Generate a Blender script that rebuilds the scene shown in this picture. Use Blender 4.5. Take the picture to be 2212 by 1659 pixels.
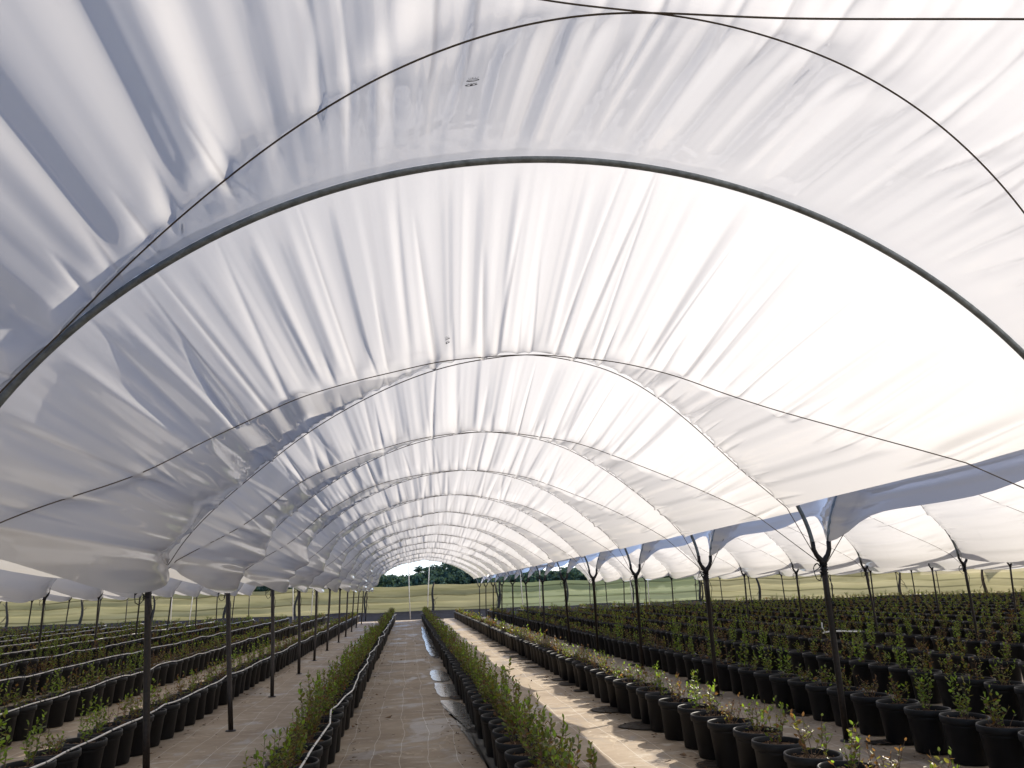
import bpy, math, random
import numpy as np
from mathutils import Matrix, Vector

for o in list(bpy.data.objects):
    bpy.data.objects.remove(o, do_unlink=True)
S = bpy.context.scene
COL = S.collection
rnd = random.Random(7)
NR = np.random.RandomState(11)

# ------------------------------------------------------------------ camera
H_CAM = 1.6
PITCH, YAW, ROLL, FPX = 0.254, 0.136, 0.035, 1700.0
fw = Vector((math.sin(YAW) * math.cos(PITCH), math.cos(YAW) * math.cos(PITCH), math.sin(PITCH)))
rt = Vector((math.cos(YAW), -math.sin(YAW), 0))
up = rt.cross(fw)
r2 = rt * math.cos(ROLL) - up * math.sin(ROLL)
u2 = rt * math.sin(ROLL) + up * math.cos(ROLL)
cam_d = bpy.data.cameras.new('camera')
cam = bpy.data.objects.new('camera', cam_d)
COL.objects.link(cam)
cam.matrix_world = Matrix(((r2.x, u2.x, -fw.x, 0), (r2.y, u2.y, -fw.y, 0), (r2.z, u2.z, -fw.z, H_CAM), (0, 0, 0, 1)))
cam_d.sensor_width = 36
cam_d.lens = 36 * FPX / 2212
cam_d.clip_start = 0.05
cam_d.clip_end = 3000
S.camera = cam


def in_view(x, y, z, margin=0.0):
    v = Vector((x, y, z - H_CAM))
    d = v.dot(fw)
    if d < 0.3:
        return None
    px, py = v.dot(r2) / d * FPX + 1106, 829.5 - v.dot(u2) / d * FPX
    if -margin <= px <= 2212 + margin and -margin <= py <= 1659 + margin:
        return FPX / d
    return None


# ------------------------------------------------------------------ light
SUN = Vector((1.0, 0.85, 1.1)).normalized()
elev = math.asin(SUN.z)
azim = math.atan2(SUN.x, SUN.y)
W = bpy.data.worlds.new("World")
S.world = W
W.use_nodes = True
wn = W.node_tree
bg = wn.nodes['Background']
sky = wn.nodes.new('ShaderNodeTexSky')
sky.sky_type = 'NISHITA'
sky.sun_disc = False
sky.sun_elevation = elev
sky.sun_rotation = azim
sky.air_density = 0.5
sky.dust_density = 1.0
sky.ozone_density = 2.0
wn.links.new(sky.outputs[0], bg.inputs[0])
bg.inputs[1].default_value = 0.15
sd = bpy.data.lights.new('sun', 'SUN')
sd.energy = 3.5
sd.angle = math.radians(0.53)
sd.color = (1.0, 0.915, 0.79)
so = bpy.data.objects.new('sun', sd)
COL.objects.link(so)
so.rotation_euler = SUN.to_track_quat('Z', 'Y').to_euler()
S.view_settings.view_transform = 'Standard'
S.view_settings.look = 'None'
S.view_settings.gamma = 1
S.view_settings.exposure = 1.12
S.cycles.use_denoising = True
S.cycles.max_bounces = 7
S.cycles.diffuse_bounces = 4
S.cycles.glossy_bounces = 3
S.cycles.transmission_bounces = 3
S.cycles.transparent_max_bounces = 8
S.cycles.caustics_reflective = False
S.cycles.caustics_refractive = False


# ------------------------------------------------------------------ node helpers
def new_mat(name):
    m = bpy.data.materials.new(name)
    m.use_nodes = True
    nt = m.node_tree
    for n in list(nt.nodes):
        nt.nodes.remove(n)
    out = nt.nodes.new('ShaderNodeOutputMaterial')
    return m, nt, out


def N(nt, t, **kw):
    n = nt.nodes.new('ShaderNode' + t)
    for k, v in kw.items():
        if k.startswith('i_'):
            k2 = k[2:]
            k2 = int(k2) if k2.isdigit() else k2.replace('_', ' ')
            n.inputs[k2].default_value = v
        else:
            setattr(n, k, v)
    return n


def L(nt, a, b):
    nt.links.new(a, b)


def ramp(nt, fac, stops):
    r = nt.nodes.new('ShaderNodeValToRGB')
    els = r.color_ramp.elements
    while len(els) < len(stops):
        els.new(0.5)
    for e, (p, c) in zip(els, stops):
        e.position = p
        e.color = c if len(c) == 4 else (*c, 1)
    L(nt, fac, r.inputs[0])
    return r.outputs[0]


def math_n(nt, op, a, b=None, c=None, clamp=False):
    n = nt.nodes.new('ShaderNodeMath')
    n.operation = op
    n.use_clamp = clamp
    for i, v in enumerate((a, b, c)):
        if v is None:
            continue
        if isinstance(v, (int, float)):
            n.inputs[i].default_value = v
        else:
            L(nt, v, n.inputs[i])
    return n.outputs[0]


def mixc(nt, fac, a, b, mode='MIX'):
    n = nt.nodes.new('ShaderNodeMix')
    n.data_type = 'RGBA'
    n.blend_type = mode
    for s, v in ((n.inputs[0], fac), (n.inputs[6], a), (n.inputs[7], b)):
        if isinstance(v, (int, float)):
            s.default_value = v
        elif isinstance(v, tuple):
            s.default_value = v if len(v) == 4 else (*v, 1)
        else:
            L(nt, v, s)
    return n.outputs[2]


def noise(nt, vec, scale, detail=3, rough=.5, dist=0.0):
    n = N(nt, 'TexNoise', i_Scale=scale, i_Detail=detail, i_Roughness=rough, i_Distortion=dist)
    L(nt, vec, n.inputs['Vector'])
    return n.outputs['Fac']


def scaled(nt, vec, sc):
    m = N(nt, 'Mapping')
    m.inputs['Scale'].default_value = sc
    L(nt, vec, m.inputs['Vector'])
    return m.outputs[0]


def objco(nt):
    return N(nt, 'TexCoord').outputs['Object']


def bump(nt, h, strength, dist):
    b = N(nt, 'Bump', i_Strength=strength, i_Distance=dist)
    L(nt, h, b.inputs['Height'])
    return b.outputs[0]


def simple(name, col, rough=.6, metal=0.0, var=.25, scale=30, spec=.5, bmp=0.0):
    m, nt, out = new_mat(name)
    p = N(nt, 'BsdfPrincipled', i_Roughness=rough, i_Metallic=metal)
    p.inputs['Specular IOR Level'].default_value = spec
    co = objco(nt)
    f = noise(nt, co, scale, 5, .6)
    lo = tuple(c * (1 - var) for c in col)
    hi = tuple(min(1, c * (1 + var)) for c in col)
    L(nt, ramp(nt, f, [(.3, lo), (.7, hi)]), p.inputs['Base Color'])
    if bmp:
        L(nt, bump(nt, f, bmp, .01), p.inputs['Normal'])
    L(nt, p.outputs[0], out.inputs[0])
    return m


MAT = {}


def film_material(name, seed):
    m, nt, out = new_mat(name)
    co = objco(nt)
    at = N(nt, 'Attribute', attribute_name='tuck_or_shade')
    tuck_or_shade = at.outputs['Fac']
    # grime: faint bands across the sheet plus soft blotches, in sheet coordinates
    ar = N(nt, 'Attribute', attribute_name='arc').outputs['Fac']
    sx = N(nt, 'SeparateXYZ')
    L(nt, co, sx.inputs[0])
    cb = N(nt, 'CombineXYZ')
    L(nt, ar, cb.inputs[0])
    L(nt, sx.outputs[1], cb.inputs[1])
    co = cb.outputs[0]
    g1 = noise(nt, scaled(nt, co, (.5, 3.2, .5)), 1.7, 5, .65)
    g2 = noise(nt, co, 2.3, 6, .7)
    g3 = noise(nt, scaled(nt, co, (9, .12, 1)), 1.0, 1.5, .5)
    grime = math_n(nt, 'MULTIPLY', ramp(nt, g1, [(.60, (0, 0, 0)), (.85, (.6, .6, .6))]), ramp(nt, g2, [(.45, (0, 0, 0)), (.72, (1, 1, 1))]))
    colr = mixc(nt, grime, (.69, .675, .655), (.47, .46, .44))
    colr = mixc(nt, math_n(nt, 'MULTIPLY', g3, .15), colr, (.62, .62, .62))
    # cloth is doubled over in the tucks
    tcol = mixc(nt, tuck_or_shade, colr, (.50, .49, .485))
    tr = N(nt, 'BsdfTranslucent')
    L(nt, tcol, tr.inputs['Color'])
    df = N(nt, 'BsdfDiffuse')
    L(nt, mixc(nt, tuck_or_shade, colr, (.66, .64, .62)), df.inputs['Color'])
    bp = bump(nt, g3, .12, .03)
    L(nt, bp, tr.inputs['Normal'])
    L(nt, bp, df.inputs['Normal'])
    mx = N(nt, 'MixShader', i_0=.55)
    L(nt, df.outputs[0], mx.inputs[1])
    L(nt, tr.outputs[0], mx.inputs[2])
    gl = N(nt, 'BsdfGlossy', i_Roughness=.06)
    gl.inputs['Color'].default_value = (.8, .8, .8, 1)
    cr = noise(nt, co, 1.7, 2, .5, .6)
    L(nt, bump(nt, cr, .22, .05), gl.inputs['Normal'])
    geo = N(nt, 'NewGeometry')
    dt = N(nt, 'VectorMath', operation='DOT_PRODUCT')
    L(nt, geo.outputs['Normal'], dt.inputs[0])
    L(nt, geo.outputs['Incoming'], dt.inputs[1])
    om = math_n(nt, 'SUBTRACT', 1.0, math_n(nt, 'ABSOLUTE', dt.outputs['Value']), clamp=True)
    fac = math_n(nt, 'MULTIPLY_ADD', math_n(nt, 'POWER', om, 3.6), .75, .05)
    mg = N(nt, 'MixShader')
    L(nt, fac, mg.inputs[0])
    L(nt, mx.outputs[0], mg.inputs[1])
    L(nt, gl.outputs[0], mg.inputs[2])
    L(nt, mg.outputs[0], out.inputs[0])
    return m


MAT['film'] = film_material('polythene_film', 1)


def ground_cover_mat():
    m, nt, out = new_mat('woven_ground_cover')
    co = objco(nt)
    sx = N(nt, 'SeparateXYZ')
    L(nt, co, sx.inputs[0])
    n1 = noise(nt, co, 1.0, 7, .68)
    n2 = noise(nt, scaled(nt, co, (1, 2.2, 1)), 2.6, 6, .65, .8)
    n3 = noise(nt, co, 60, 3, .6)
    n7 = noise(nt, scaled(nt, co, (1.5, 1, 1)), 7.0, 3, .6, .5)
    base = ramp(nt, n1, [(.32, (.185, .138, .090)), (.5, (.265, .205, .140)), (.68, (.35, .288, .21))])
    base = mixc(nt, ramp(nt, n2, [(.54, (0, 0, 0)), (.70, (.75, .75, .75))]), base, (.46, .42, .36))
    base = mixc(nt, ramp(nt, n7, [(.66, (0, 0, 0)), (.72, (.6, .6, .6))]), base, (.50, .46, .39))
    # dried mud tide lines: thin pale contours
    n4 = noise(nt, scaled(nt, co, (1.3, .8, 1)), .9, 4, .5, 1.2)
    band = math_n(nt, 'ABSOLUTE', math_n(nt, 'SUBTRACT', n4, .53))
    band = math_n(nt, 'LESS_THAN', band, .006)
    band = math_n(nt, 'MULTIPLY', band, ramp(nt, noise(nt, co, 1.4, 2), [(.5, (0, 0, 0)), (.62, (1, 1, 1))]))
    base = mixc(nt, math_n(nt, 'MULTIPLY', band, .45), base, (.55, .47, .35))
    # damp patches
    n5 = noise(nt, scaled(nt, co, (1, .7, 1)), 1.1, 6, .6, .8)
    damp = ramp(nt, n5, [(.54, (0, 0, 0)), (.60, (1, 1, 1))])
    base = mixc(nt, math_n(nt, 'MULTIPLY', damp, .6), base, (.13, .105, .08))
    # pale marker threads woven along the sheet
    wob = N(nt, 'CombineXYZ')
    L(nt, math_n(nt, 'MULTIPLY', sx.outputs[0], .35), wob.inputs[0])
    L(nt, math_n(nt, 'MULTIPLY', sx.outputs[1], .55), wob.inputs[1])
    w = noise(nt, wob.outputs[0], 1.0, 2, .4)
    w2 = noise(nt, scaled(nt, wob.outputs[0], (1, 3, 1)), 1.0, 1, .4)
    xx = math_n(nt, 'ADD', sx.outputs[0], math_n(nt, 'MULTIPLY', math_n(nt, 'SUBTRACT', w, .5), .16))
    xx = math_n(nt, 'ADD', xx, math_n(nt, 'MULTIPLY', math_n(nt, 'SUBTRACT', w2, .5), .05))
    fr = math_n(nt, 'FRACT', math_n(nt, 'DIVIDE', math_n(nt, 'ADD', xx, 50.09), .285))
    ln = math_n(nt, 'LESS_THAN', math_n(nt, 'ABSOLUTE', math_n(nt, 'SUBTRACT', fr, .5)), .011)
    base = mixc(nt, math_n(nt, 'MULTIPLY', ln, .75), base, (.52, .49, .43))
    sy = math_n(nt, 'ADD', sx.outputs[1], math_n(nt, 'MULTIPLY', math_n(nt, 'SUBTRACT', noise(nt, co, 1.1, 3), .5), .25))
    fy = math_n(nt, 'FRACT', math_n(nt, 'DIVIDE', math_n(nt, 'ADD', sy, 98.2), 3.62))
    ly = math_n(nt, 'LESS_THAN', math_n(nt, 'ABSOLUTE', math_n(nt, 'SUBTRACT', fy, .5)), .0028)
    ly = math_n(nt, 'MULTIPLY', ly, math_n(nt, 'GREATER_THAN', noise(nt, scaled(nt, co, (.45, .28, 1)), 1.0, 1), .54))
    base = mixc(nt, math_n(nt, 'MULTIPLY', ly, .6), base, (.10, .075, .055))
    base = mixc(nt, math_n(nt, 'MULTIPLY', n3, .3), base, (.12, .10, .08))
    p = N(nt, 'BsdfPrincipled', i_Roughness=.7)
    L(nt, base, p.inputs['Base Color'])
    L(nt, ramp(nt, damp, [(0, (.78, .78, .78)), (1, (.42, .42, .42))]), p.inputs['Roughness'])
    h = math_n(nt, 'ADD', math_n(nt, 'MULTIPLY', n2, .6), math_n(nt, 'MULTIPLY', n3, .15))
    L(nt, bump(nt, h, .35, .02), p.inputs['Normal'])
    L(nt, p.outputs[0], out.inputs[0])
    return m


MAT['cover'] = ground_cover_mat()
MAT['black_cloth'] = simple('black_ground_cloth', (.012, .013, .018), 1.0, 0, .5, 3, .03, .6)
MAT['post'] = simple('dark_post_steel', (.022, .015, .011), .5, .3, .5, 40)
MAT['fork'] = simple('black_fork_steel', (.016, .013, .012), .5, .3, .4, 40)
MAT['pipe'] = simple('galvanised_pipe', (.20, .225, .235), .42, .5, .35, 18)
MAT['rope'] = simple('rope_fibre', (.10, .08, .06), .9, 0, .4, 200)
MAT['twine'] = simple('black_twine', (.012, .012, .012), .8)
MAT['white_pole'] = simple('white_pole_paint', (.75, .76, .76), .5, 0, .05)
MAT['pot'] = simple('black_pot_plastic', (.0075, .008, .0095), .5, 0, .5, 4, .28, .1)
MAT['hose'] = None


def hose_mat():
    m, nt, out = new_mat('hose_plastic')
    co = objco(nt)
    sx = N(nt, 'SeparateXYZ')
    L(nt, co, sx.inputs[0])
    f = math_n(nt, 'FRACT', math_n(nt, 'DIVIDE', math_n(nt, 'ADD', sx.outputs[1], math_n(nt, 'MULTIPLY', noise(nt, co, 1.5, 1), .25)), .485))
    k = math_n(nt, 'LESS_THAN', f, .07)
    k2 = math_n(nt, 'MULTIPLY', math_n(nt, 'LESS_THAN', math_n(nt, 'ABSOLUTE', math_n(nt, 'SUBTRACT', f, .22)), .03), math_n(nt, 'GREATER_THAN', noise(nt, co, 2.5, 1), .5))
    k = math_n(nt, 'MAXIMUM', k, k2)
    c = mixc(nt, k, (.62, .60, .57), (.02, .02, .02))  # pale tone paints the sun highlight on a black hose
    p = N(nt, 'BsdfPrincipled', i_Roughness=.35)
    L(nt, c, p.inputs['Base Color'])
    L(nt, p.outputs[0], out.inputs[0])
    return m


MAT['hose'] = hose_mat()


def soil_mat():
    m, nt, out = new_mat('potting_bark')
    co = objco(nt)
    v = N(nt, 'TexVoronoi', i_Scale=45.0)
    L(nt, co, v.inputs['Vector'])
    c = ramp(nt, v.outputs['Color'], [(.0, (.03, .018, .010)), (.5, (.10, .058, .030)), (.9, (.22, .135, .07))])
    p = N(nt, 'BsdfPrincipled', i_Roughness=.9)
    L(nt, c, p.inputs['Base Color'])
    L(nt, bump(nt, v.outputs['Distance'], .8, .02), p.inputs['Normal'])
    L(nt, p.outputs[0], out.inputs[0])
    return m


MAT['soil'] = soil_mat()


def leaf_mat(name, c, t=.5, ro=.42, sp=.5):
    m, nt, out = new_mat(name)
    g = N(nt, 'NewGeometry')
    rp = g.outputs['Random Per Island']
    lo = tuple(x * .55 for x in c)
    hi = tuple(min(1, x * 1.6) for x in c)
    col = ramp(nt, rp, [(0, lo), (.6, c), (1, hi)])
    p = N(nt, 'BsdfPrincipled', i_Roughness=ro)
    p.inputs['Specular IOR Level'].default_value = sp
    L(nt, col, p.inputs['Base Color'])
    tr = N(nt, 'BsdfTranslucent')
    L(nt, mixc(nt, .5, col, (c[0] * 2.2, c[1] * 2.2, c[2] * .8)), tr.inputs['Color'])
    mx = N(nt, 'MixShader', i_0=t)
    L(nt, p.outputs[0], mx.inputs[1])
    L(nt, tr.outputs[0], mx.inputs[2])
    L(nt, mx.outputs[0], out.inputs[0])
    return m


MAT['leaf_green'] = leaf_mat('leaf_green', (.10, .14, .026))
MAT['leaf_bright'] = leaf_mat('leaf_bright_green', (.17, .26, .035))
MAT['leaf_olive'] = leaf_mat('leaf_olive', (.15, .145, .035))
MAT['leaf_brown'] = leaf_mat('leaf_brown', (.14, .075, .035))
MAT['stem'] = simple('stem_bark', (.10, .06, .035), .8)
MAT['tree_leaf'] = leaf_mat('hazed_tree_leaf', (.065, .105, .09), .25, 1.0, 0.0)  # distance haze is painted into this bluish leaf colour
MAT['bark'] = simple('rough_bark', (.12, .09, .065), .9, 0, .4, 12, .3, .6)
MAT['water'] = None


def water_mat(name, col, rough):
    m, nt, out = new_mat(name)
    co = objco(nt)
    n = noise(nt, co, 9, 4, .6)
    p = N(nt, 'BsdfPrincipled', i_IOR=1.33)
    p.inputs['Base Color'].default_value = (*col, 1)
    L(nt, ramp(nt, n, [(.35, (rough,) * 3), (.75, (rough * 2.2,) * 3)]), p.inputs['Roughness'])
    L(nt, bump(nt, noise(nt, co, 9, 2), .02, .01), p.inputs['Normal'])
    L(nt, p.outputs[0], out.inputs[0])
    return m


MAT['water'] = water_mat('puddle_water', (.20, .195, .18), .12)
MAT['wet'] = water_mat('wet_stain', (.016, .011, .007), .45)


def field_mat():
    m, nt, out = new_mat('field_grass')
    co = objco(nt)
    n = noise(nt, co, .05, 6, .6)
    n2 = noise(nt, co, 1.5, 4, .6)
    c = ramp(nt, n, [(.35, (.15, .17, .05)), (.6, (.26, .25, .10))])
    c = mixc(nt, math_n(nt, 'MULTIPLY', n2, .4), c, (.08, .11, .03))
    p = N(nt, 'BsdfPrincipled', i_Roughness=.9)
    L(nt, c, p.inputs['Base Color'])
    L(nt, p.outputs[0], out.inputs[0])
    return m


MAT['field'] = field_mat()


def net_mat(name, c1, c2, alpha):
    m, nt, out = new_mat(name)
    co = objco(nt)
    n = noise(nt, scaled(nt, co, (.12, .12, 1.6)), 1.3, 5, .6)
    c = ramp(nt, n, [(.3, c2), (.65, c1)])
    tk = N(nt, 'Attribute', attribute_name='tuck_or_shade').outputs['Fac']
    c = mixc(nt, tk, c, tuple(v * .32 for v in c2))  # fold shade painted dark into the net colour along the creases
    df = N(nt, 'BsdfDiffuse')
    L(nt, c, df.inputs['Color'])
    tr = N(nt, 'BsdfTranslucent')
    L(nt, c, tr.inputs['Color'])
    mx = N(nt, 'MixShader', i_0=.5)
    L(nt, df.outputs[0], mx.inputs[1])
    L(nt, tr.outputs[0], mx.inputs[2])
    tp = N(nt, 'BsdfTransparent')
    m2 = N(nt, 'MixShader', i_0=alpha)
    L(nt, tp.outputs[0], m2.inputs[1])
    L(nt, mx.outputs[0], m2.inputs[2])
    L(nt, m2.outputs[0], out.inputs[0])
    return m


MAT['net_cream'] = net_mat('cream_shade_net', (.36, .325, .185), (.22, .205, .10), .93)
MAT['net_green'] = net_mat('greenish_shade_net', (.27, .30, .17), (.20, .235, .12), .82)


# ------------------------------------------------------------------ mesh helpers
class MB:
    def __init__(self):
        self.v, self.f, self.m, self.n = [], [], [], 0

    def add(self, verts, faces, mi=0):
        verts = np.asarray(verts, float).reshape(-1, 3)
        self.v.append(verts)
        b = self.n
        for f in faces:
            self.f.append(tuple(i + b for i in f))
            self.m.append(mi)
        self.n += len(verts)

    def tube(self, pts, r, sides=8, mi=0, cap=True):
        pts = np.asarray(pts, float)
        n = len(pts)
        r = np.full(n, r) if np.isscalar(r) else np.asarray(r, float)
        T = np.gradient(pts, axis=0)
        T /= np.linalg.norm(T, axis=1)[:, None] + 1e-12
        a = np.array([0, 0, 1.0]) if abs(T[0][2]) < .9 else np.array([1.0, 0, 0])
        u = np.cross(T[0], a)
        u /= np.linalg.norm(u)
        V = np.zeros((n, sides, 3))
        ang = np.linspace(0, 2 * np.pi, sides, endpoint=False)
        for i in range(n):
            u = u - T[i] * np.dot(u, T[i])
            u /= np.linalg.norm(u) + 1e-12
            w = np.cross(T[i], u)
            V[i] = pts[i] + r[i] * (np.cos(ang)[:, None] * u + np.sin(ang)[:, None] * w)
        F = []
        for i in range(n - 1):
            for j in range(sides):
                k = (j + 1) % sides
                F.append((i * sides + j, i * sides + k, (i + 1) * sides + k, (i + 1) * sides + j))
        if cap:
            F.append(tuple(range(sides))[::-1])
            F.append(tuple((n - 1) * sides + j for j in range(sides)))
        self.add(V.reshape(-1, 3), F, mi)

    def lathe(self, prof, sides=24, mi=0, c=(0, 0, 0)):
        ang = np.linspace(0, 2 * np.pi, sides, endpoint=False)
        V = [(c[0] + r * math.cos(a), c[1] + r * math.sin(a), c[2] + z) for r, z in prof for a in ang]
        F = []
        for i in range(len(prof) - 1):
            for j in range(sides):
                k = (j + 1) % sides
                F.append((i * sides + j, i * sides + k, (i + 1) * sides + k, (i + 1) * sides + j))
        self.add(V, F, mi)

    def mesh(self, name, mats, smooth=True):
        me = bpy.data.meshes.new(name)
        V = np.concatenate(self.v) if self.v else np.zeros((0, 3))
        me.from_pydata(V.tolist(), [], self.f)
        for m in mats:
            me.materials.append(m)
        me.polygons.foreach_set('material_index', self.m)
        if smooth:
            me.polygons.foreach_set('use_smooth', [True] * len(self.f))
        me.update()
        return me


def obj(name, me, parent=None, loc=None):
    o = bpy.data.objects.new(name, me)
    COL.objects.link(o)
    if parent is not None:
        o.parent = parent
    if loc is not None:
        o.location = loc
    return o


def tag(o, label, cat, group=None):
    o['label'] = label
    o['category'] = cat
    if group:
        o['group'] = group
    return o


def empty(name, loc, label, cat, group=None):
    o = bpy.data.objects.new(name, None)
    COL.objects.link(o)
    o.location = loc
    o.empty_display_size = .2
    return tag(o, label, cat, group)


def structure(o):
    o['kind'] = 'structure'
    return o


def grid_mesh(name, P, mat, attr=None, smooth=True):
    """P: (n, m, 3) array"""
    n, m = P.shape[:2]
    me = bpy.data.meshes.new(name)
    idx = np.arange(n * m).reshape(n, m)
    F = np.stack([idx[:-1, :-1], idx[:-1, 1:], idx[1:, 1:], idx[1:, :-1]], -1).reshape(-1, 4)
    me.vertices.add(n * m)
    me.vertices.foreach_set('co', P.reshape(-1).astype(np.float32))
    me.loops.add(F.size)
    me.loops.foreach_set('vertex_index', F.reshape(-1).astype(np.int32))
    me.polygons.add(len(F))
    me.polygons.foreach_set('loop_start', (np.arange(len(F)) * 4).astype(np.int32))
    me.materials.append(mat)
    me.update(calc_edges=True)
    me.polygons.foreach_set('use_smooth', [smooth] * len(F))
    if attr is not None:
        a = me.attributes.new('tuck_or_shade', 'FLOAT', 'POINT')
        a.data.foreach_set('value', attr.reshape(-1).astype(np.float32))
    return me


def ordinal(n):
    w = ['zeroth', 'first', 'second', 'third', 'fourth', 'fifth', 'sixth', 'seventh', 'eighth', 'ninth', 'tenth',
         'eleventh', 'twelfth', 'thirteenth', 'fourteenth', 'fifteenth', 'sixteenth', 'seventeenth', 'eighteenth', 'nineteenth', 'twentieth']
    if n <= 20:
        return w[n]
    suf = 'th' if 10 <= n % 100 <= 20 else {1: 'st', 2: 'nd', 3: 'rd'}.get(n % 10, 'th')
    return '%d%s' % (n, suf)


# ------------------------------------------------------------------ layout numbers
HY = [-6.4, -2.7, 1.05, 4.22, 8.0, 11.4, 15.1, 18.7, 22.3, 26.0, 29.8, 33.6, 37.5, 41.4, 45.4, 49.5]
LINE = {-3: -22.9, -2: -16.05, -1: -9.25, 0: -2.42, 1: 4.33, 2: 11.2, 3: 18.05, 4: 24.9, 5: 31.75, 6: 38.6}
JZ = 1.88                     # height of the fork junction


def apexH(y):
    return float(np.interp(y, [-10, 4.4, 15, 30, 50], [4.12, 4.12, 4.05, 3.93, 3.78]))


def profile(x0, x1, y, dense=400):
    """hoop centre line from left foot to right foot; returns pts (k,2) and cumulative length, normals (inward)"""
    c, w = (x0 + x1) / 2, (x1 - x0) / 2 - .09
    H = apexH(y)
    ph = np.linspace(-np.pi / 2, np.pi / 2, dense)
    q = np.sin(ph)
    n = 2.0
    z = (JZ + .06) + (H - JZ - .06) * np.clip(1 - np.abs(q) ** n, 0, 1) ** .62
    x = c + w * q
    # legs below the foot
    zl = np.linspace(JZ - .55, JZ + .05, 24)
    X = np.concatenate([np.full(24, x[0]), x, np.full(24, x[-1])])
    Z = np.concatenate([zl, z, zl[::-1]])
    s = np.concatenate([[0], np.cumsum(np.hypot(np.diff(X), np.diff(Z)))])
    return X, Z, s


# ------------------------------------------------------------------ film
def noise1(n, seed, octs):
    """smooth 1-d noise sampled on n points over length Lm; octs: list of (wavelength, amp)"""
    r = np.random.RandomState(seed)
    tabs = [r.randn(int(14 / wl) + 6) for wl, amp in octs]

    def f(a):
        out = np.zeros_like(a)
        for (wl, amp), v in zip(octs, tabs):
            k = len(v)
            t = np.clip(a / wl, 0, k - 3)
            i = np.floor(t).astype(int)
            u = t - i
            u = u * u * (3 - 2 * u)
            out += amp * (v[i] * (1 - u) + v[i + 1] * u)
        return out
    return f


DM = {2: .26, 3: .66, 4: .58, 5: .52}


def lo_fn(u, front, first=False):
    """where the rope lies between the hoops (0 at its own hoop, .5 half way)"""
    u = np.clip(np.asarray(u, float), .012, .988)
    if first and front:
        return np.where(u > .5, .5 * np.maximum(np.sin(np.pi * u) ** 1.5, .11), lo_fn(u, False))
    if first:
        return np.where(u > .5, .5 * np.maximum(np.sin(np.pi * u) ** 1.1, .11), lo_fn(u, False))
    if front:
        m = np.clip(np.minimum(u, 1 - u) / .24, 0, 1)
        return np.maximum(.03, .5 * (1 - (1 - m) ** 1.6))
    return .5 * np.maximum(np.sin(np.pi * u) ** 2.4, .11)


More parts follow.
